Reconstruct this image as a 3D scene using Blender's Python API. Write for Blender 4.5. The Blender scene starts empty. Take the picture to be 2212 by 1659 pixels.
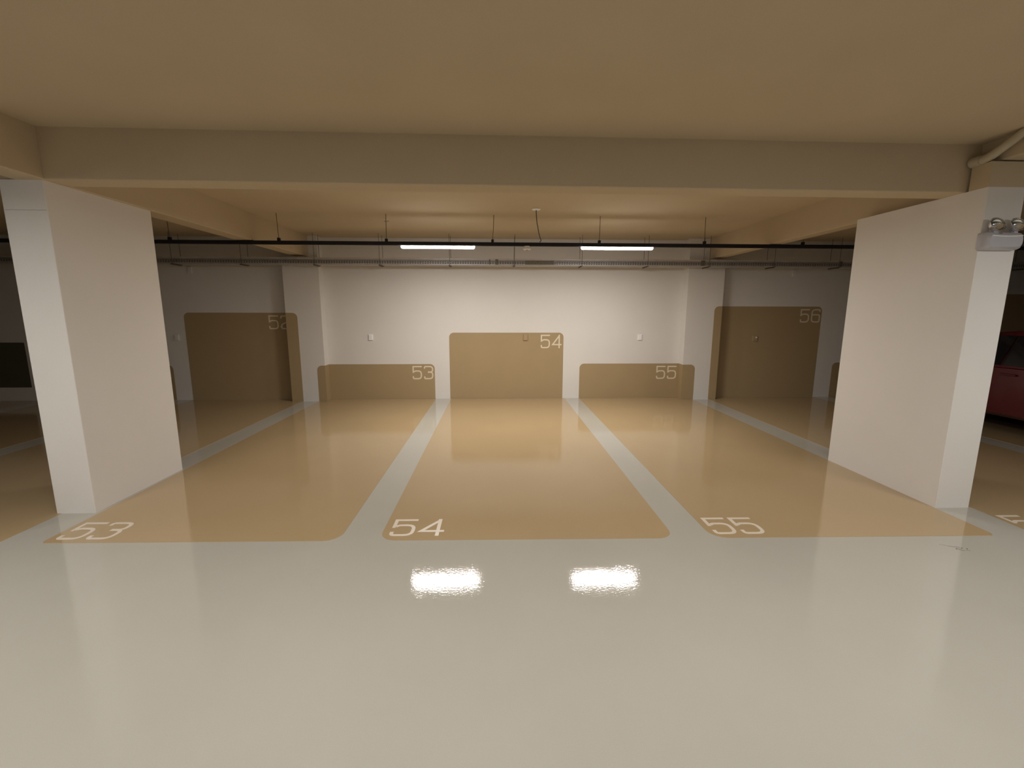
import bpy, bmesh, math, random
from mathutils import Vector, Matrix
random.seed(7)
PI = math.pi
S = bpy.context.scene
C = bpy.context.collection

# ------------------------------------------------------------------ measures (metres)
H_CAM = 1.62
Z_CEIL = 2.893          # ceiling slab
Z_BEAM = 2.544          # underside of the beams
Y_WALL = 8.178          # back wall
Y_PIL = 7.981           # front of the wall pilasters
X0, X1 = -15.0, 15.0    # side walls
Y0 = -9.0               # wall behind the camera
def y_front(x): return 2.956 - 0.0166 * x     # front line of the painted bays

# ------------------------------------------------------------------ materials
def new_mat(name):
    m = bpy.data.materials.new(name); m.use_nodes = True
    nt = m.node_tree; b = nt.nodes['Principled BSDF']
    return m, nt, b
def pmat(name, col, rough=0.5, metal=0.0, spec=0.5, noise=0.0, nscale=8.0, bump=0.0, bscale=80.0, coat=0.0, coat_rough=0.05, grain=0.0, gscale=260.0, bdist=0.002, wave=0.0):
    m, nt, b = new_mat(name)
    b.inputs['Base Color'].default_value = (*col, 1)
    b.inputs['Roughness'].default_value = rough
    b.inputs['Metallic'].default_value = metal
    b.inputs['Specular IOR Level'].default_value = spec
    b.inputs['Coat Weight'].default_value = coat
    b.inputs['Coat Roughness'].default_value = coat_rough
    geo = nt.nodes.new('ShaderNodeNewGeometry')
    last = None
    def mul(amount, scale, detail):
        nonlocal last
        n = nt.nodes.new('ShaderNodeTexNoise'); n.inputs['Scale'].default_value = scale; n.inputs['Detail'].default_value = detail
        nt.links.new(geo.outputs['Position'], n.inputs['Vector'])
        r = nt.nodes.new('ShaderNodeMapRange'); r.inputs[1].default_value = 0.25; r.inputs[2].default_value = 0.75
        r.inputs[3].default_value = 1 - amount; r.inputs[4].default_value = 1 + amount
        nt.links.new(n.outputs['Fac'], r.inputs[0])
        x = nt.nodes.new('ShaderNodeVectorMath'); x.operation = 'SCALE'
        if last is None: x.inputs[0].default_value = col
        else: nt.links.new(last, x.inputs[0])
        nt.links.new(r.outputs[0], x.inputs['Scale'])
        last = x.outputs[0]
    if noise: mul(noise, nscale, 4)
    if grain: mul(grain, gscale, 2)
    if last is not None: nt.links.new(last, b.inputs['Base Color'])
    if bump:
        n = nt.nodes.new('ShaderNodeTexNoise'); n.inputs['Scale'].default_value = bscale; n.inputs['Detail'].default_value = 3
        nt.links.new(geo.outputs['Position'], n.inputs['Vector'])
        bp = nt.nodes.new('ShaderNodeBump'); bp.inputs['Strength'].default_value = bump; bp.inputs['Distance'].default_value = bdist
        nt.links.new(n.outputs['Fac'], bp.inputs['Height'])
        out = bp
        if wave:
            n2 = nt.nodes.new('ShaderNodeTexNoise'); n2.inputs['Scale'].default_value = 5.0; n2.inputs['Detail'].default_value = 2
            nt.links.new(geo.outputs['Position'], n2.inputs['Vector'])
            b2 = nt.nodes.new('ShaderNodeBump'); b2.inputs['Strength'].default_value = wave; b2.inputs['Distance'].default_value = 0.01
            nt.links.new(n2.outputs['Fac'], b2.inputs['Height']); nt.links.new(bp.outputs[0], b2.inputs['Normal']); out = b2
        nt.links.new(out.outputs[0], b.inputs['Normal'])
        if coat: nt.links.new(out.outputs[0], b.inputs['Coat Normal'])
    return m
def emat(name, col, strength):
    m, nt, b = new_mat(name)
    b.inputs['Base Color'].default_value = (0.9, 0.9, 0.9, 1)
    b.inputs['Emission Color'].default_value = (*col, 1)
    b.inputs['Emission Strength'].default_value = strength
    return m

FLOOR_KW = dict(rough=0.022, spec=0.5, bump=0.17, bscale=75.0, bdist=0.0016, grain=0.035, noise=0.03, nscale=1.3, wave=0.05)
M = {}
M['wall']    = pmat('white_wall_paint', (0.78, 0.745, 0.70), rough=0.62, spec=0.25, noise=0.015, nscale=2, grain=0.02, bump=0.05, bscale=220)
M['ceiling'] = pmat('beige_ceiling_paint', (0.58, 0.475, 0.325), rough=0.9, spec=0.1, noise=0.03, nscale=2, grain=0.05, bump=0.15, bscale=260)
M['grey']    = pmat('grey_epoxy_floor', (0.465, 0.445, 0.385), **FLOOR_KW)
M['tan']     = pmat('tan_epoxy_floor', (0.445, 0.325, 0.18), **FLOOR_KW)
M['tanwall'] = pmat('tan_wall_paint', (0.415, 0.305, 0.168), rough=0.55, spec=0.3, noise=0.02, nscale=3, grain=0.02)
M['greyline'] = pmat('grey_joint_line', (0.30, 0.28, 0.25), rough=0.8, noise=0.1)
M['cream']   = pmat('cream_stencil_paint', (0.78, 0.69, 0.52), rough=0.5, spec=0.3, grain=0.03)
M['creamfl'] = pmat('cream_floor_paint', (0.72, 0.63, 0.52), rough=0.3, spec=0.4, grain=0.03)
M['black']   = pmat('black_channel_paint', (0.012, 0.011, 0.014), rough=0.55, spec=0.3, noise=0.1)
M['rod']     = pmat('rusty_steel_rod', (0.20, 0.14, 0.08), rough=0.6, metal=0.3, noise=0.2, nscale=30)
M['rodgrey'] = pmat('dull_galvanised_rod', (0.17, 0.15, 0.11), rough=0.6, metal=0.3, noise=0.2, nscale=30)
M['galv']    = pmat('galvanised_tray_metal', (0.52, 0.50, 0.48), rough=0.5, metal=0.3, noise=0.1, nscale=12)
M['cable']   = pmat('dark_cable_sheath', (0.03, 0.028, 0.03), rough=0.6)
M['white']   = pmat('white_plastic', (0.93, 0.92, 0.90), rough=0.4, noise=0.01)
M['sensorg'] = pmat('grey_sensor_lens', (0.35, 0.35, 0.35), rough=0.3, noise=0.02)
M['greypl']  = pmat('light_grey_plastic', (0.50, 0.49, 0.52), rough=0.32, noise=0.02, nscale=40)
M['chrome']  = pmat('chrome_reflector', (0.85, 0.85, 0.85), rough=0.08, metal=1.0, noise=0.01)
M['dark']    = pmat('dark_plastic', (0.02, 0.02, 0.022), rough=0.4, noise=0.05)
M['redled']  = pmat('red_indicator', (0.75, 0.25, 0.25), rough=0.3, noise=0.01)
M['redcar']  = pmat('dark_red_car_paint', (0.09, 0.001, 0.007), rough=0.35, coat=0.25, noise=0.02)
M['carglass']= pmat('tinted_car_glass', (0.006, 0.006, 0.008), rough=0.05, spec=0.6, noise=0.02)
M['tyre']    = pmat('black_rubber', (0.015, 0.015, 0.015), rough=0.8, noise=0.1)
M['rim']     = pmat('silver_alloy', (0.45, 0.45, 0.46), rough=0.3, metal=0.8, noise=0.02)
M['lampred'] = pmat('red_tail_lamp', (0.35, 0.01, 0.01), rough=0.15, noise=0.02)
M['lampclear']= pmat('clear_headlamp', (0.6, 0.6, 0.62), rough=0.1, noise=0.02)
M['greenpnl']= pmat('dark_olive_wall_paint', (0.10, 0.095, 0.06), rough=0.6, noise=0.04)
M['ceilpipe']= pmat('beige_pipe_paint', (0.50, 0.44, 0.32), rough=0.7, noise=0.05, nscale=20)
M['lampon']  = emat('lit_lamp_diffuser', (0.97, 0.98, 1.0), 27.0)
M['lampon2'] = emat('lit_recessed_diffuser', (0.97, 0.98, 1.0), 55.0)
gm, gnt, gb = new_mat('clear_polycarbonate'); M['glass'] = gm
gb.inputs['Transmission Weight'].default_value = 1.0; gb.inputs['Roughness'].default_value = 0.04; gb.inputs['IOR'].default_value = 1.45
gb.inputs['Base Color'].default_value = (0.95, 0.96, 0.96, 1)

# ------------------------------------------------------------------ mesh helpers
def bx(bm, x0, x1, y0, y1, z0, z1):
    vs = [bm.verts.new(p) for p in ((x0,y0,z0),(x1,y0,z0),(x1,y1,z0),(x0,y1,z0),(x0,y0,z1),(x1,y0,z1),(x1,y1,z1),(x0,y1,z1))]
    for f in ((0,3,2,1),(4,5,6,7),(0,1,5,4),(1,2,6,5),(2,3,7,6),(3,0,4,7)): bm.faces.new([vs[i] for i in f])
    return vs
def boxm(*a):
    bm = bmesh.new(); bx(bm, *a); return bm
def bevel(bm, w, seg=2, sel=None):
    es = [e for e in bm.edges if sel is None or sel(e)]
    bmesh.ops.bevel(bm, geom=es, offset=w, segments=seg, profile=0.5, affect='EDGES'); return bm
def tube(bm, pts, r, n=10, cap=True):
    pts = [Vector(p) for p in pts]; rings = []
    rs = r if isinstance(r, (list, tuple)) else [r]*len(pts)
    prev = None
    for i, p in enumerate(pts):
        t = (pts[min(i+1, len(pts)-1)] - pts[max(i-1, 0)]).normalized()
        if prev is None:
            a = Vector((0,0,1)) if abs(t.z) < .9 else Vector((1,0,0)); u = t.cross(a).normalized()
        else: u = (prev - t*prev.dot(t)).normalized()
        prev = u; w = t.cross(u)
        rings.append([bm.verts.new(p + (u*math.cos(2*PI*k/n) + w*math.sin(2*PI*k/n))*rs[i]) for k in range(n)])
    for a, b in zip(rings, rings[1:]):
        for k in range(n): bm.faces.new((a[k], a[(k+1)%n], b[(k+1)%n], b[k]))
    if cap: bm.faces.new(rings[0][::-1]); bm.faces.new(rings[-1])
    return bm
def lathe(bm, prof, n=32, mat=None):
    """prof: (radius, height) along local Z"""
    rings = []
    for r, z in prof:
        if r < 1e-6: rings.append([bm.verts.new((0,0,z))])
        else: rings.append([bm.verts.new((r*math.cos(2*PI*k/n), r*math.sin(2*PI*k/n), z)) for k in range(n)])
    for a, b in zip(rings, rings[1:]):
        for k in range(n):
            k2 = (k+1) % n
            if len(a) == 1 and len(b) == 1: continue
            if len(a) == 1: bm.faces.new((a[0], b[k2], b[k]))
            elif len(b) == 1: bm.faces.new((a[k], a[k2], b[0]))
            else: bm.faces.new((a[k], a[k2], b[k2], b[k]))
    if mat is not None: bm.transform(mat)
    return bm
def obj(name, bm, m, parent=None, smooth=False, loc=(0,0,0)):
    bmesh.ops.recalc_face_normals(bm, faces=bm.faces)
    me = bpy.data.meshes.new(name); bm.to_mesh(me); bm.free()
    if smooth:
        for p in me.polygons: p.use_smooth = True
        me.set_sharp_from_angle(angle=math.radians(35))
    me.materials.append(m if not isinstance(m, str) else M[m])
    o = bpy.data.objects.new(name, me); C.objects.link(o); o.location = loc
    if parent is not None: o.parent = parent
    return o
def tag(o, label, cat, group=None, kind=None):
    o['label'] = label; o['category'] = cat; o['kind'] = 'thing'
    if group: o['group'] = group
    if kind: o['kind'] = kind
    return o
def thing(name, label, cat, loc=(0,0,0), group=None, rotz=0):
    o = bpy.data.objects.new(name, None); C.objects.link(o); o.location = loc; o.rotation_euler = (0,0,rotz)
    o.empty_display_size = 0.1
    return tag(o, label, cat, group)
def struct(name, bm, m, parent=None):
    o = obj(name, bm, m, parent)
    if parent is None: o['kind'] = 'structure'
    return o
def dup(root, loc, label=None, group=None):
    r = root.copy(); C.objects.link(r); r.location = loc
    if label: r['label'] = label
    if group: r['group'] = group
    for ch in list(root.children):
        c = ch.copy(); C.objects.link(c); c.parent = r
        for g in ch.children:
            d = g.copy(); C.objects.link(d); d.parent = c
    return r

# ------------------------------------------------------------------ room shell
struct('floor', boxm(X0, X1, Y0, Y_WALL+0.3, -0.25, 0), 'grey')
struct('ceiling', boxm(X0, X1, Y0, Y_WALL+0.3, Z_CEIL, Z_CEIL+0.25), 'ceiling')
struct('wall_back', boxm(X0, X1, Y_WALL, Y_WALL+0.3, 0, Z_CEIL), 'wall')
struct('wall_left', boxm(X0-0.3, X0, Y0, Y_WALL+0.3, 0, Z_CEIL), 'wall')
struct('wall_right', boxm(X1, X1+0.3, Y0, Y_WALL+0.3, 0, Z_CEIL), 'wall')
struct('wall_front', boxm(X0, X1, Y0-0.3, Y0, 0, Z_CEIL), 'wall')
PIL = {'L': (-3.684, -3.066), 'R': (3.446, 4.103)}
for a, b in list(PIL.values()) + [(-10.9, -10.25), (10.6, 11.25)]:
    struct('wall_pilaster', boxm(a, b, Y_PIL, Y_WALL+0.01, 0, Z_CEIL), 'wall')

# pillars
def pillar(x0, x1, y0, y1, label, ztop=Z_BEAM, m='wall'):
    bm = boxm(x0, x1, y0, y1, 0, ztop)
    bevel(bm, 0.006, 2, lambda e: abs(e.verts[0].co.z - e.verts[1].co.z) > 1)
    o = obj('concrete_pillar', bm, m); tag(o, label, 'pillar', 'concrete pillars beside the parking bays'); return o
pl = pillar(-3.552, -3.245, 3.483, 4.490, 'white painted concrete pillar at the left, beside bay 53, with nothing mounted on it')
pr = pillar(3.673, 3.970, 3.357, 4.568, 'white painted concrete pillar at the right, beside bay 55, carrying the emergency light')
# a hairline joint near the top of the front face
bm = bmesh.new(); pts = [(-3.54+.029*i, 3.4826, 2.338+random.uniform(-.002, .002)) for i in range(11)]
tube(bm, pts, .0011, 4); o = obj('hairline_joint', bm, 'greyline', pl); o['label'] = 'fine grey hairline across the front near the top'
# beams
def beam(x0, x1, y0, y1, z0, label, z1=Z_CEIL, skew=0.0):
    bm = bmesh.new(); vs = bx(bm, x0, x1, y0, y1, z0, z1)
    for v in vs: v.co.y += v.co.x*skew
    bevel(bm, 0.008, 2, lambda e: abs(e.verts[0].co.z-z0) < 1e-4 and abs(e.verts[1].co.z-z0) < 1e-4)
    o = obj('ceiling_beam', bm, 'ceiling'); tag(o, label, 'beam', 'beige ceiling beams'); return o
beam(-3.219, 3.751, 3.490, 3.692, Z_BEAM, 'wide beige beam crossing the ceiling from the left pillar to the right pillar', skew=0.008)
beam(-3.44, -3.22, -8.9, Y_PIL, Z_BEAM, 'long beige beam running over the left pillar to the back wall')
beam(3.80, 3.965, 3.73, Y_PIL, Z_BEAM, 'beige beam running from the right pillar to the back wall')
beam(3.752, 3.965, -8.9, 3.72, 2.735, 'shallow beige beam running forward over the right pillar towards the aisle')
b = obj('pillar_capital', boxm(3.673, 3.970, 3.357, 3.498, Z_BEAM, 2.724), 'ceiling')
tag(b, 'short beige concrete block on top of the front of the right pillar, under the pipe', 'concrete block')
beam(-15, -3.45, 3.49, 3.69, Z_BEAM, 'beige beam continuing left behind the left pillar', skew=0.0)
beam(3.975, 15, 3.56, 3.76, Z_BEAM, 'beige beam continuing right beyond the right pillar', skew=0.0)

# ------------------------------------------------------------------ numbers
def rounded(pts, rad, n=5):
    pts = [Vector((p[0], p[1])) for p in pts]; out = [pts[0]]
    for i in range(1, len(pts)-1):
        a, b, c = pts[i-1], pts[i], pts[i+1]
        r = min(rad, (a-b).length*0.5, (c-b).length*0.5)
        p, q = b + (a-b).normalized()*r, b + (c-b).normalized()*r
        for k in range(n+1):
            t = k/n; out.append(p*(1-t)**2 + b*2*t*(1-t) + q*t*t)
    out.append(pts[-1]); return out
def digit_paths(d, w, h, t):
    """centre lines of one digit in a w x h cell, stroke t; each entry (points, corner radius)"""
    a, b, l, r = t/2, h-t/2, t/2, w-t/2
    R = w*0.34
    if d == '5': return [([(w, b), (l, b), (l, h*.53), (l+t*.4, h*.53)], 0.0), ([(l+t*.4, h*.545), (w*.27, h*.625), (r, h*.625), (r, a), (l, a), (l, h*.24)], R)]
    if d == '3': return [([(l, h*.80), (l, b), (r, b), (r, h*.545), (w*.42, h*.545)], R), ([(w*.42, h*.53), (r, h*.53), (r, a), (l, a), (l, h*.22)], R)]
    if d == '4': return [([(w*.78, 0), (w*.78, h)], 0.0), ([(w*.78, h-t*.8), (t*.5, h*.27), (w*.3, h*.27)], 0.0), ([(t*.5, h*.27), (w*1.04, h*.27)], 0.0)]
    if d == '2': return [([(l, h*.78), (l, b), (r, b), (r, h*.58), (w*.55, h*.48), (l, h*.34), (l, a), (w, a)], R)]
    if d == '6': return [([(r, h*.80), (r, b), (l, b), (l, a), (r, a), (r, h*.3)], R), ([(r, h*.31), (r, h*.58), (l, h*.58)], R)]
    if d == '1': return [([(l, h*.78), (w*.6, b), (w*.6, 0)], 0.0)]
    return []
def ribbon(bm, pts, t, place, lift=0.0, thick=0.0012):
    n = len(pts); L = []; Rr = []
    for i, p in enumerate(pts):
        if i == 0: nv = (pts[1]-p).normalized(); s = 1
        elif i == n-1: nv = (p-pts[i-1]).normalized(); s = 1
        else:
            u, v = (p-pts[i-1]).normalized(), (pts[i+1]-p).normalized(); nv = (u+v)
            nv = nv.normalized() if nv.length > 1e-6 else u; s = min(1/max(nv.dot(u), .35), 2.6)
        m = Vector((-nv.y, nv.x))*t/2*s; L.append(p+m); Rr.append(p-m)
    rows = []
    for q in (thick+lift, 0.0):
        rows.append([(bm.verts.new(place(a.x, a.y, q)), bm.verts.new(place(b.x, b.y, q))) for a, b in zip(L, Rr)])
    top, bot = rows
    for i in range(n-1):
        bm.faces.new((top[i][0], top[i+1][0], top[i+1][1], top[i][1]))
        bm.faces.new((top[i][0], bot[i][0], bot[i+1][0], top[i+1][0]))
        bm.faces.new((top[i][1], top[i+1][1], bot[i+1][1], bot[i][1]))
    for i in (0, n-1): bm.faces.new((top[i][0], top[i][1], bot[i][1], bot[i][0]))
def number(txt, place, w, h, gap, t, m, parent):
    for k, d in enumerate(txt):
        bm = bmesh.new()
        for j, (pts, rad) in enumerate(digit_paths(d, w, h, t)):
            p = rounded(pts, rad) if rad else [Vector(q) for q in pts]
            ribbon(bm, [q + Vector((k*(w+gap), 0)) for q in p], t, place, lift=0.0003*j)
        obj('painted_digit', bm, m, parent)

# ------------------------------------------------------------------ wall panels (paint folded over wall and pilaster)
def fold_pt(path, s):
    for (a, b) in zip(path, path[1:]):
        L = math.hypot(b[0]-a[0], b[1]-a[1])
        if s <= L + 1e-9: return (a[0]+(b[0]-a[0])*s/L, a[1]+(b[1]-a[1])*s/L)
        s -= L
    return path[-1]
def wall_panel(path, ztop, num, numx, numz, label, rad=0.085, z0=0.003, m='tanwall', roundl=True, roundr=True):
    off = 0.002
    seg = [math.hypot(b[0]-a[0], b[1]-a[1]) for a, b in zip(path, path[1:])]; T = sum(seg)
    ss = set([0, T]); acc = 0
    for L in seg[:-1]: acc += L; ss.add(acc)
    for k in range(9):
        q = rad*(1-math.cos(PI/2*k/8))
        ss.add(q); ss.add(T-q)
    ss = sorted(ss)
    def zt(s):
        d = 1e9
        if roundl: d = min(d, s)
        if roundr: d = min(d, T-s)
        if d >= rad: return ztop
        return ztop - rad + math.sqrt(max(0, rad*rad-(rad-d)**2))
    # outward offset of the folded path
    bm = bmesh.new(); lo, hi = [], []
    # offset path toward the camera / open side
    P = []
    for i, p in enumerate(path):
        n = Vector((0, 0))
        if i > 0:
            d = Vector((path[i][0]-path[i-1][0], path[i][1]-path[i-1][1])).normalized(); n += Vector((d.y, -d.x))
        if i < len(path)-1:
            d = Vector((path[i+1][0]-path[i][0], path[i+1][1]-path[i][1])).normalized(); n += Vector((d.y, -d.x))
        P.append((p[0]+ (n.x if abs(n.x) > .5 else 0)*off, p[1] + (n.y if abs(n.y) > .5 else 0)*off))
    B = [(p[0]+(f[0]-p[0])*.2, p[1]+(f[1]-p[1])*.2) for p, f in zip(path, P)]
    def at(s, pa):
        for (a, b), L in zip(zip(pa, pa[1:]), seg):
            if s <= L + 1e-9: return (a[0]+(b[0]-a[0])*s/L, a[1]+(b[1]-a[1])*s/L)
            s -= L
        return pa[-1]
    vs = []
    for s in ss:
        f, w_ = at(s, P), at(s, B); z = zt(s)
        vs.append((bm.verts.new((f[0], f[1], z0)), bm.verts.new((f[0], f[1], z)), bm.verts.new((w_[0], w_[1], z)), bm.verts.new((w_[0], w_[1], z0))))
    for a, b_ in zip(vs, vs[1:]):
        bm.faces.new((a[0], b_[0], b_[1], a[1])); bm.faces.new((a[1], b_[1], b_[2], a[2]))
    bm.faces.new(vs[0]); bm.faces.new(vs[-1][::-1])
    t = thing('wall_number_panel', label, 'wall panel', (0,0,0), 'tan number panels painted on the back wall')
    obj('panel_field', bm, m, t)
    if num:
        number(num, lambda u, v, q: (numx+u, Y_WALL-off-q, numz+v), 0.172, 0.250, 0.038, 0.024, 'cream', t)
    return t
W, Q = Y_WALL, Y_PIL
wall_panel([(-5.564, W), (-3.684, W), (-3.684, Q), (-3.486, Q)], 1.587, '52', -4.083, 1.292, 'tall tan wall panel numbered 52 in the dark bay, wrapping onto the left pilaster')
wall_panel([(-3.205, Q), (-3.066, Q), (-3.066, W), (-1.136, W)], 0.654, '53', -1.546, 0.370, 'low tan wall panel numbered 53 between the left pilaster and panel 54')
wall_panel([(-0.858, W), (1.252, W)], 1.233, '54', 0.829, 0.946, 'square tan wall panel numbered 54 in the middle of the brightly lit wall')
wall_panel([(1.565, W), (3.446, W), (3.446, Q), (3.675, Q)], 0.657, '55', 3.028, 0.362, 'low tan wall panel numbered 55 between panel 54 and the right pilaster')
wall_panel([(3.962, Q), (4.103, Q), (4.103, W), (6.112, W)], 1.720, '56', 5.703, 1.424, 'tallest tan wall panel, numbered 56, in the dark bay beside the right pillar')
wall_panel([(-7.97, W), (-5.856, W)], 0.645, None, 0, 0, 'low tan wall panel mostly hidden behind the left pillar, next to panel 52')
wall_panel([(6.431, W), (8.54, W)], 0.668, None, 0, 0, 'low tan wall panel mostly hidden behind the right pillar, next to panel 56')
wall_panel([(8.84, W), (10.55, W)], 1.96, None, 0, 0, 'tan wall panel behind the red car beyond the right pillar')
wall_panel([(-10.2, W), (-8.385, W)], 1.055, None, 0, 0, 'dark olive wall panel at the far left edge, left of the left pillar', z0=0.245, m='greenpnl', rad=0.02)

# ------------------------------------------------------------------ painted floor bays
def bay(xl, xr, label, num=None, nx=0, ny=0, rl=0.12, rr=0.12):
    xs = set([xl, xr])
    for k in range(9):
        xs.add(xl+rl*(1-math.cos(PI/2*k/8))); xs.add(xr-rr*(1-math.cos(PI/2*k/8)))
    for k in range(1, 12): xs.add(xl + (xr-xl)*k/12)
    for a, b in PIL.values():
        for e in (a, b):
            if xl < e < xr: xs.add(e-1e-4); xs.add(e+1e-4)
    xs = sorted(xs)
    def yf(x):
        d, rad = (x-xl, rl) if x-xl < xr-x else (xr-x, rr)
        return y_front(x) + (rad - math.sqrt(max(0, rad*rad-(rad-d)**2)) if d < rad else 0)
    def yb(x):
        for a, b in PIL.values():
            if a <= x <= b: return Y_PIL-0.004
        return Y_WALL-0.004
    h = 0.0016; bm = bmesh.new(); vs = []
    for x in xs:
        vs.append((bm.verts.new((x, yf(x), h)), bm.verts.new((x, yb(x), h)), bm.verts.new((x, yf(x)-0.002, 0.0)), bm.verts.new((x, yb(x), 0))))
    for a, b in zip(vs, vs[1:]):
        bm.faces.new((a[0], b[0], b[1], a[1])); bm.faces.new((a[2], b[2], b[0], a[0]))
    for v in (vs[0], vs[-1]): bm.faces.new((v[2], v[0], v[1], v[3]))
    t = thing('parking_bay', label, 'parking space', (0,0,0), 'tan parking bays painted on the floor')
    obj('bay_field', bm, 'tan', t)
    if num: number(num, lambda u, v, q: (nx+u, ny+v - 0.0166*u, h+q), 0.178, 0.262, 0.034, 0.027, 'creamfl', t)
    return t
bay(-5.58, -3.515, 'dark tan floor bay in front of wall panel 52, left of the left pillar', rr=0.03)
bay(-3.216, -1.127, 'tan floor bay numbered 53 beside the left pillar', '53', -3.168, 3.050, rl=0.035)
bay(-0.845, 1.292, 'tan floor bay numbered 54 in the middle, brightest near the wall', '54', -0.790, 3.026)
bay(1.569, 3.672, 'tan floor bay numbered 55 beside the right pillar', '55', 1.618, 2.978, rr=0.045)
bay(3.988, 6.136, 'tan floor bay right of the right pillar, its number cut by the frame', '56', 4.025, 2.945, rl=0.03)
bay(-7.93, -5.86, 'tan floor bay at the far left edge, behind the left pillar')
bay(6.43, 8.54, 'tan floor bay under the red car')
bay(8.83, 10.95, 'tan floor bay at the far right beyond the red car')
bay(-10.3, -8.23, 'tan floor bay furthest left, in front of the dark olive panel')

# small scuff of dark marks on the grey floor in front of the right pillar
bm = bmesh.new()
def flat(u, v, q): return (u, v, 0.0002+q)
for pts, t in (([(3.168,2.765),(3.196,2.752),(3.222,2.752),(3.232,2.742)], .003), ([(3.186,2.728),(3.192,2.724)], .009), ([(3.192,2.722),(3.206,2.708),(3.222,2.700)], .003),
               ([(3.236,2.738),(3.240,2.732)], .010), ([(3.262,2.726),(3.266,2.722)], .012), ([(3.236,2.706),(3.262,2.700)], .002), ([(3.13,2.79),(3.168,2.768)], .0015), ([(3.20,2.737),(3.226,2.722)], .002)):
    ribbon(bm, [Vector(p) for p in pts], t, flat, thick=0.0003)
tag(obj('scuff_mark', bm, 'dark'), 'small dark ring of scuff marks on the grey floor before the right pillar', 'scuff mark')

# ------------------------------------------------------------------ lamps
LAMP_Z = 2.4925
def make_lamp(name_label, group, mat='lampon', cutoff_lips=False):
    L, wd, dp = 0.99, 0.062, 0.040
    t = thing('batten_lamp', name_label, 'lamp', (0,0,0), group)
    bm = boxm(-L/2+0.01, L/2-0.01, -0.030, 0.030, -0.008, 0.0); 
    if cutoff_lips:
        for sy in (-1, 1): bx(bm, -L/2, L/2, sy*.050-.002, sy*.050+.002, -.026, 0.0)  # unseen side lips, added to cut lamp light off the beam face
        bx(bm, -L/2, L/2, -.050, .050, -.006, 0.0)
    obj('lamp_housing', bm, 'white', t)
    bm = bmesh.new(); n = 14; rings = []
    for x, k in ((-L/2, .35), (-L/2+.006, .8), (-L/2+.018, 1.0), (L/2-.018, 1.0), (L/2-.006, .8), (L/2, .35)):
        rings.append([bm.verts.new((x, -wd/2*k*math.cos(PI*i/n), -0.008 - (dp-0.008)*k*math.sin(PI*i/n)**0.8)) for i in range(n+1)])
    for a, b in zip(rings, rings[1:]):
        for i in range(n): bm.faces.new((a[i], a[i+1], b[i+1], b[i]))
        bm.faces.new((a[0], b[0], b[n], a[n]))
    bm.faces.new(rings[0]); bm.faces.new(rings[-1])
    obj('diffuser', bm, mat, t, smooth=True)
    return t
def lamp_light(loc, power, col=(1.0, 0.955, 0.905)):
    ld = bpy.data.lights.new('batten_lamp_light', 'AREA'); ld.shape = 'RECTANGLE'; ld.size = 0.95; ld.size_y = 0.05
    ld.energy = power; ld.color = col
    o = bpy.data.objects.new('batten_lamp_light', ld); C.objects.link(o); o.location = (loc[0], loc[1], loc[2]-0.0415)
    return o
GL = 'white batten lamps under the black channels'
lp = make_lamp('lit white batten lamp under the black channel, left of the sensor', GL); lp.location = (-0.775, 6.208, LAMP_Z)
dup(lp, (1.660, 6.200, LAMP_Z), 'lit white batten lamp under the black channel, right of the sensor')
P_MAIN, P_AISLE = 42.0, 28.0
lamp_light((-0.775, 6.208, LAMP_Z), P_MAIN); lamp_light((1.660, 6.200, LAMP_Z), P_MAIN)
AISLE = [(-3.60, 1.25), (-0.775, 1.25), (1.66, 1.25), (4.40, 1.25)]
for i, (x, y) in enumerate(AISLE):
    lab = ['leftmost', 'second from left', 'third from left', 'rightmost'][i] + ' lit lamp in the row over the driving aisle'
    if i == 0: la = make_lamp(lab, 'recessed white lamps over the driving aisle', 'lampon2', True); la.location = (x, y, LAMP_Z)
    else: dup(la, (x, y, LAMP_Z), lab)
    lamp_light((x, y, LAMP_Z), P_AISLE*(1.5, .7, .7, 1.25)[i])

# ------------------------------------------------------------------ black channel with rods
def channel(y, xs, xa, xb, label):
    t = thing('cable_channel', label, 'cable channel', (0,0,0), 'black channels carrying the lamps')
    bm = boxm(xa, xb, y-0.024, y+0.024, 2.4925, 2.540); bevel(bm, 0.003, 1); obj('channel_body', bm, 'black', t)
    for i, x in enumerate(xs):
        bm = bmesh.new(); dx = random.uniform(-.02, .02)
        tube(bm, [(x+dx, y, Z_CEIL), (x+dx*.6, y+.002, 2.72), (x, y, 2.56)], 0.0042, 8)
        if i == 5:
            tube(bm, [(x-.02, y-.004, 2.80), (x+.045, y-.004, 2.803)], 0.003, 6)
        r = obj('hanger_rod', bm, 'rod', t)
        bm = bmesh.new(); bx(bm, x-.018, x+.018, y-.02, y+.02, 2.540, 2.578); bevel(bm, .006, 2)
        obj('channel_clip', bm, 'black', r, smooth=True)
channel(6.212, [-8.60, -7.16, -5.73, -4.289, -2.877, -1.462, -0.04, 1.414, 2.872, 4.26, 5.70, 7.14, 8.58], -14.9, 14.9, 'long black channel hung on rods across the bays, carrying the two lit lamps')
channel(1.25, [-2.85, -1.43, -0.02, 1.40, 2.82, 4.24], -14.9, 14.9, 'black channel over the driving aisle, above the viewer')

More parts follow.
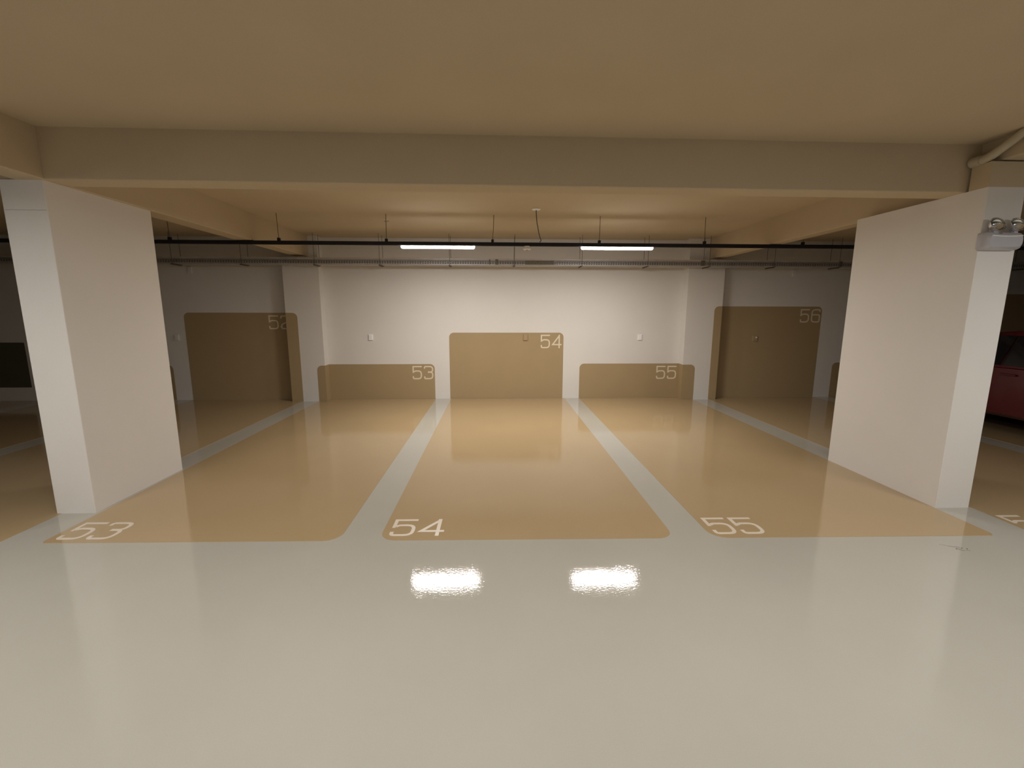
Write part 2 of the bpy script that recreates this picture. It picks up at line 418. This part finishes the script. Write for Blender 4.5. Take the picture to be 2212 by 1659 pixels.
# sensor under the channel
t = thing('presence_sensor', 'small round white sensor under the black channel, between the two lit lamps', 'sensor', (0.426, 6.205, 2.4925))
obj('sensor_base', lathe(bmesh.new(), [(0,0),(.040,0),(.042,-.004),(.042,-.022),(0,-.022)], 28), 'white', t, smooth=True)
obj('sensor_rim', lathe(bmesh.new(), [(.026,-.022),(.052,-.026),(.054,-.034),(.050,-.046),(.032,-.050),(.020,-.050)], 28), 'white', t, smooth=True)
obj('sensor_lens', lathe(bmesh.new(), [(.022,-.046),(.019,-.056),(.010,-.062),(0,-.064)], 24), 'sensorg', t, smooth=True)
# ceiling rose with dangling cable
t = thing('ceiling_rose', 'round white ceiling plate with a dark cable dropping to the black channel', 'ceiling rose', (0.513, 5.833, Z_CEIL))
obj('rose_plate', lathe(bmesh.new(), [(0,-.0),(.055,-.0),(.057,-.004),(.050,-.010),(.012,-.013),(0,-.013)], 32), 'white', t, smooth=True)
bm = bmesh.new()
pts = [(0,0,-.01),(.006,.03,-.07),(.020,.09,-.14),(.040,.16,-.20),(.062,.235,-.26),(.085,.30,-.305),(.100,.345,-.322),(.098,.362,-.335),(.084,.370,-.3445)]
sm = []
for i in range(len(pts)-1):
    p0, p1, p2, p3 = [Vector(pts[max(0, min(len(pts)-1, i+k))]) for k in (-1, 0, 1, 2)]
    for k in range(4):
        u = k/4; sm.append(0.5*((2*p1)+(p2-p0)*u+(2*p0-5*p1+4*p2-p3)*u*u+(-p0+3*p1-3*p2+p3)*u**3))
sm.append(Vector(pts[-1])); tube(bm, sm, 0.0052, 8); obj('drop_cable', bm, 'cable', t, smooth=True)

# ------------------------------------------------------------------ perforated cable tray
TY0, TY1, TZ0, TZ1 = 7.70, 7.90, 2.388, 2.498
t = thing('cable_tray', 'galvanised perforated cable tray hung along the top of the back wall', 'cable tray')
bm = bmesh.new(); bx(bm, -14.9, 14.9, TY0, TY1, TZ0, TZ0+.002); obj('tray_bottom', bm, 'galv', t)
for y in (TY0, TY1-.002):
    bm = bmesh.new()
    for z0, z1 in ((TZ0, TZ0+.022), (TZ0+.034, TZ0+.046), (TZ0+.058, TZ0+.070), (TZ0+.082, TZ1)): bx(bm, -14.9, 14.9, y, y+.002, z0, z1)
    x = -14.9
    while x < 14.88:
        bx(bm, x, x+.018, y, y+.002, TZ0+.02, TZ0+.084); x += .042
    obj('tray_side', bm, 'galv', t)
for x, wd in ((0.02, .05), (-0.1, .02), (6.0, .04), (3.56, .07)):
    obj('tray_splice', boxm(x-wd/2, x+wd/2, TY0-.004, TY0-.001, TZ0+.012, TZ0+.10), 'rodgrey', t)
obj('tape_wrap', boxm(.50, .99, TY0-.003, TY0-.0005, TZ0+.014, TZ0+.082), 'rodgrey', t)
for k, (y, z) in enumerate(((7.735, .012), (7.76, .014), (7.80, .012), (7.84, .013), (7.735, .030), (7.77, .032), (7.81, .030), (7.74, .048), (7.785, .050), (7.75, .064))):
    bm = bmesh.new(); tube(bm, [(-14.8+i*.7, y+random.uniform(-.012, .012), TZ0+z+random.uniform(0, .004)) for i in range(43)], .009, 6)
    obj('tray_cable', bm, 'cable', t, smooth=True)
for x in (-10.0, -8.8, -7.6, -6.45, -5.32, -4.205, -3.012, -1.935, -0.772, .316, 1.468, 2.60, 3.67, 4.81, 5.96, 7.1, 8.25, 9.4):
    bm = bmesh.new()
    dx = random.uniform(-.012, .012)
    zt = Z_CEIL
    for y in (TY0-.012, TY1+.012):
        tube(bm, [(x+dx, y, zt), (x+dx*.3, y, 2.62), (x, y, TZ0-.012)], .0038, 6)
    hang = obj('tray_hanger', bm, 'rodgrey', t)
    bm = bmesh.new(); bx(bm, x-.016, x+.016, TY0-.03, TY1+.03, TZ0-.008, TZ0-.001); bx(bm, x-.016, x-.012, TY0-.03, TY1+.03, TZ0-.02, TZ0-.001)
    obj('tray_bracket', bm, 'rodgrey', hang)

# ------------------------------------------------------------------ wall boxes
def wall_box(x, z, w, h, m, label, d=0.02):
    t = thing('wall_junction_box', label, 'junction box', (x, Y_WALL-0.002, z), 'small junction boxes on the back wall')
    bm = boxm(-w/2, w/2, -d, -0.0004, -h/2, h/2); bevel(bm, .004, 2, lambda e: e.verts[0].co.y < -d*.5 and e.verts[1].co.y < -d*.5); obj('box_body', bm, m, t)
    bm = boxm(-w*.34, w*.34, -d-.003, -d+.001, -h*.36, h*.36); bevel(bm, .0012, 1); obj('cover_plate', bm, m, t)
    return t
wall_box(-2.279, 1.149, .072, .108, 'white', 'small white junction box on the wall above panel 53')
wall_box(2.679, 1.149, .072, .108, 'white', 'small white junction box on the wall above panel 55')
wall_box(0.546, 1.147, .080, .112, 'tanwall', 'tan painted junction box near the top edge of panel 54')
bp = wall_box(4.870, 1.128, .085, .100, 'tanwall', 'tan junction box with a painted white glint inside panel 56')
bm = boxm(.0, .032, -.028, -.022, .008, .030); o = obj('white_glint', bm, 'white', bp); o['label'] = 'bright white glint made as a small block'  # glint on the box, put in as a small white block
wall_box(-5.363, 2.325, .075, .115, 'wall', 'pale junction box high on the wall left of panel 52, under the cable tray')
wall_box(-5.72, 1.145, .072, .108, 'wall', 'pale junction box on the wall at the left edge of panel 52')
wall_box(5.503, 2.325, .075, .115, 'wall', 'pale junction box high on the wall above panel 56, under the cable tray')

# ------------------------------------------------------------------ pipe beside the right pillar
t = thing('drain_pipe', 'beige painted pipe sloping up to the ceiling above the right pillar', 'pipe')
bm = bmesh.new(); tube(bm, [(3.672, 3.50, 2.755), (3.676, 3.42, 2.755), (3.680, 3.39, 2.762), (3.684, 3.35, 2.782), (3.70, 3.13, 2.905)], [.033,.033,.032,.030,.029], 18)
obj('pipe_run', bm, 'ceilpipe', t, smooth=True)
bm = bmesh.new(); tube(bm, [(3.672, 3.505, 2.755), (3.675, 3.435, 2.755)], .038, 18); obj('pipe_socket', bm, 'ceilpipe', t, smooth=True)

# ------------------------------------------------------------------ emergency light on the right pillar
PY = 3.357
t = thing('emergency_light', 'grey twin-head emergency light mounted high on the front of the right pillar', 'emergency light', (3.80, PY, 2.085))
def rrect(bm, hw, z0, z1, y, r, n=5):
    out = []
    for cx, cz, a0 in ((hw-r, z1-r, 0), (-hw+r, z1-r, PI/2), (-hw+r, z0+r, PI), (hw-r, z0+r, 1.5*PI)):
        for k in range(n+1):
            a = a0 + PI/2*k/n; out.append(bm.verts.new((cx+r*math.cos(a), y, cz+r*math.sin(a))))
    return out
bm = bmesh.new()
rings = [rrect(bm, .150, .0, .128, 0, .02), rrect(bm, .150, .0, .128, -.030, .022), rrect(bm, .142, .006, .120, -.060, .028), rrect(bm, .126, .020, .104, -.078, .030)]
for a, b in zip(rings, rings[1:]):
    for k in range(len(a)): k2 = (k+1) % len(a); bm.faces.new((a[k], a[k2], b[k2], b[k]))
bm.faces.new(rings[0]); bm.faces.new(rings[-1]); obj('housing', bm, 'greypl', t, smooth=True)
bm = bmesh.new(); tube(bm, [(-.118 + .236*i/12, -.0795 - .004*math.sin(PI*i/12), .100 - .008*math.sin(PI*i/12)) for i in range(13)], .0035, 8)
o = obj('seam_highlight', bm, 'white', t, smooth=True)  # highlight along the housing seam, put in as a white strip
obj('test_switch', boxm(-.055, -.028, -.066, -.055, .112, .118), 'dark', t)
obj('indicator_light', lathe(bmesh.new(), [(0,.006),(.005,.004),(.006,-.006),(0,-.006)], 12, Matrix.Translation((.006, -.058, .118))), 'redled', t, smooth=True)
for sx in (-.082, .078):
    rot = Matrix.Translation((sx, -.060, .176)) @ Matrix.Rotation(math.radians(62), 4, 'X') @ Matrix.Rotation(0, 4, 'Z')
    bm = bmesh.new(); tube(bm, [(sx, -.035, .115), (sx, -.032, .135), (sx, -.034, .160)], [.020,.013,.016], 14)
    hd = obj('lamp_head', bm, 'greypl', t, smooth=True)
    bm = lathe(bmesh.new(), [(.010,-.036),(.030,-.030),(.045,-.015),(.052,.006),(.054,.010),(.050,.008),(.043,-.010),(.028,-.024),(.008,-.030)], 28, rot)
    obj('reflector', bm, 'chrome', hd, smooth=True)
    bm = lathe(bmesh.new(), [(.054,.010),(.055,.014),(.048,.024),(.030,.031),(.0,.034)], 28, rot); obj('lens', bm, 'glass', hd, smooth=True)
    bm = lathe(bmesh.new(), [(0,-.026),(.008,-.024),(.009,-.004),(.006,.004),(0,.006)], 14, rot); obj('bulb', bm, 'white', hd, smooth=True)

# ------------------------------------------------------------------ red car in the bay beyond the right pillar
car = thing('car', 'dark red car parked in the dark beyond the right pillar', 'car', (7.56, 5.5, 0.003))
def loft(bm, rings, cap=True):
    R = [[bm.verts.new(p) for p in r] for r in rings]
    for a, b in zip(R, R[1:]):
        for k in range(len(a)): k2 = (k+1) % len(a); bm.faces.new((a[k], a[k2], b[k2], b[k]))
    if cap: bm.faces.new(R[0]); bm.faces.new(R[-1])
    return R
def body_ring(y, hw, zb, zt):
    p = [(hw*.90, zb), (hw*.985, zb+.05), (hw, zb+.22), (hw*.995, zb+(zt-zb)*.62), (hw*.965, zt-.03), (hw*.90, zt), (hw*.5, zt+.02), (0, zt+.025)]
    return [(x, y, z) for x, z in p] + [(-x, y, z) for x, z in p[-2::-1]]
bm = bmesh.new()
loft(bm, [body_ring(*a) for a in ((-2.02,.62,.38,.62),(-1.98,.74,.28,.80),(-1.85,.81,.25,.90),(-1.5,.85,.245,.93),(-.9,.86,.24,.93),(-.2,.865,.24,.92),(.5,.86,.24,.91),(1.0,.855,.24,.89),(1.45,.83,.25,.82),(1.8,.77,.27,.74),(1.98,.66,.32,.64),(2.04,.50,.38,.56))])
obj('body', bm, 'redcar', car, smooth=True)
def cab_ring(y, hb, ht, zb, zt):
    p = [(hb, zb), (hb*.99+.0, zb+.04), ((hb+ht)/2-.006, (zb+zt)/2), (ht+.01, zt-.05), (ht-.05, zt), (ht*.5, zt+.02), (0, zt+.025)]
    return [(x, y, z) for x, z in p] + [(-x, y, z) for x, z in p[-2::-1]]
bm = bmesh.new()
loft(bm, [cab_ring(*a) for a in ((-1.86,.78,.74,.88,.92),(-1.72,.80,.68,.90,1.22),(-1.45,.815,.68,.90,1.36),(-.8,.825,.70,.90,1.405),(-.1,.825,.70,.90,1.40),(.35,.82,.69,.89,1.35),(.75,.81,.70,.88,1.14),(1.15,.78,.74,.86,.90))])
cab = obj('roof', bm, 'redcar', car, smooth=True)
for s in (-1, 1):
    for (ya, yb, yta, ytb) in ((-1.62,-.80,-1.45,-.79), (-.78,.12,-.77,.05), (.14,.88,.07,.40)):
        bm = bmesh.new(); q = [(ya, .925, .828), (yb, .925, .828), (ytb, 1.315, .726), (yta, 1.315, .726)]
        v1 = [bm.verts.new((s*x, y, z)) for y, z, x in q]; v2 = [bm.verts.new((s*(x-.03), y, z)) for y, z, x in q]
        bm.faces.new(v1); bm.faces.new(v2)
        for k in range(4): k2 = (k+1) % 4; bm.faces.new((v1[k], v1[k2], v2[k2], v2[k]))
        obj('side_window', bm, 'carglass', car)
    for ya in (-1.30, -.10):
        bm = bmesh.new(); bx(bm, s*.862-.012, s*.862+.012, ya, ya+.18, .80, .825); bevel(bm, .005, 1); obj('door_handle', bm, 'redcar', car)
    bm = boxm(s*.94-.07, s*.94+.07, .66, .80, .90, 1.03); bevel(bm, .025, 3); obj('wing_mirror', bm, 'redcar', car, smooth=True)
    bm = boxm(s*.66-.13, s*.66+.13, -2.02, -1.86, .66, .80); bevel(bm, .02, 2); obj('tail_lamp', bm, 'lampred', car, smooth=True)
    bm = boxm(s*.62-.14, s*.62+.14, 1.80, 1.965, .56, .68); bevel(bm, .02, 2); obj('headlamp', bm, 'lampclear', car, smooth=True)
    for y in (-1.28, 1.25):
        rot = Matrix.Translation((s*.765, y, .31)) @ Matrix.Rotation(s*PI/2, 4, 'Y')
        w = obj('wheel', lathe(bmesh.new(), [(.19,-.09),(.27,-.10),(.305,-.085),(.31,-.04),(.31,.04),(.305,.085),(.27,.105),(.20,.10),(.19,.09),(.19,-.09)], 36, rot), 'tyre', car, smooth=True)
        bm = lathe(bmesh.new(), [(.20,.09),(.19,.095),(.175,.075),(.10,.085),(.05,.095),(0,.095)], 36, rot)
        obj('wheel_rim', bm, 'rim', w, smooth=True)
        bm = bmesh.new()
        for k in range(17):
            pass
        tube(bm, [(s*.868, y+.36*math.cos(PI*k/16), .30+.35*math.sin(PI*k/16)) for k in range(17)], .016, 8)
        obj('wheel_arch', bm, 'dark', car, smooth=True)
for (y0, z0, y1, z1, hw0, hw1, nm) in ((1.10, .925, .45, 1.335, .66, .60, 'windscreen'), (-1.845, .98, -1.62, 1.295, .62, .58, 'rear_window')):
    bm = bmesh.new(); dy = .02 if y0 > 0 else -.02
    v1 = [bm.verts.new(p) for p in ((-hw0, y0+dy, z0), (hw0, y0+dy, z0), (hw1, y1+dy, z1), (-hw1, y1+dy, z1))]
    v2 = [bm.verts.new(p) for p in ((-hw0, y0-dy, z0-.02), (hw0, y0-dy, z0-.02), (hw1, y1-dy, z1-.02), (-hw1, y1-dy, z1-.02))]
    bm.faces.new(v1); bm.faces.new(v2)
    for k in range(4): k2 = (k+1) % 4; bm.faces.new((v1[k], v1[k2], v2[k2], v2[k]))
    obj(nm, bm, 'carglass', car)

# ------------------------------------------------------------------ camera
cd = bpy.data.cameras.new('camera'); cam = bpy.data.objects.new('camera', cd); C.objects.link(cam)
cd.sensor_fit = 'HORIZONTAL'; cd.sensor_width = 36.0; cd.lens = 36.0*954.04/2212; cd.clip_start = 0.05; cd.clip_end = 100
F = Vector((0.03602652, 0.98609675, -0.16221988)); R = Vector((0.99934361, -0.03616554, 0.00209688)); U = Vector((0.00379905, 0.16218894, 0.98675241))
mw = Matrix((( R.x, U.x, -F.x, 0), (R.y, U.y, -F.y, 0), (R.z, U.z, -F.z, H_CAM), (0,0,0,1)))
cam.matrix_world = mw
S.camera = cam

# ------------------------------------------------------------------ world and view
w = bpy.data.worlds.new('world'); S.world = w; w.use_nodes = True
w.node_tree.nodes['Background'].inputs[0].default_value = (0.5, 0.45, 0.4, 1); w.node_tree.nodes['Background'].inputs[1].default_value = 0.0
vs_ = S.view_settings; vs_.view_transform = 'Standard'; vs_.look = 'None'; vs_.exposure = 0.0; vs_.gamma = 1.0; vs_.use_curve_mapping = False
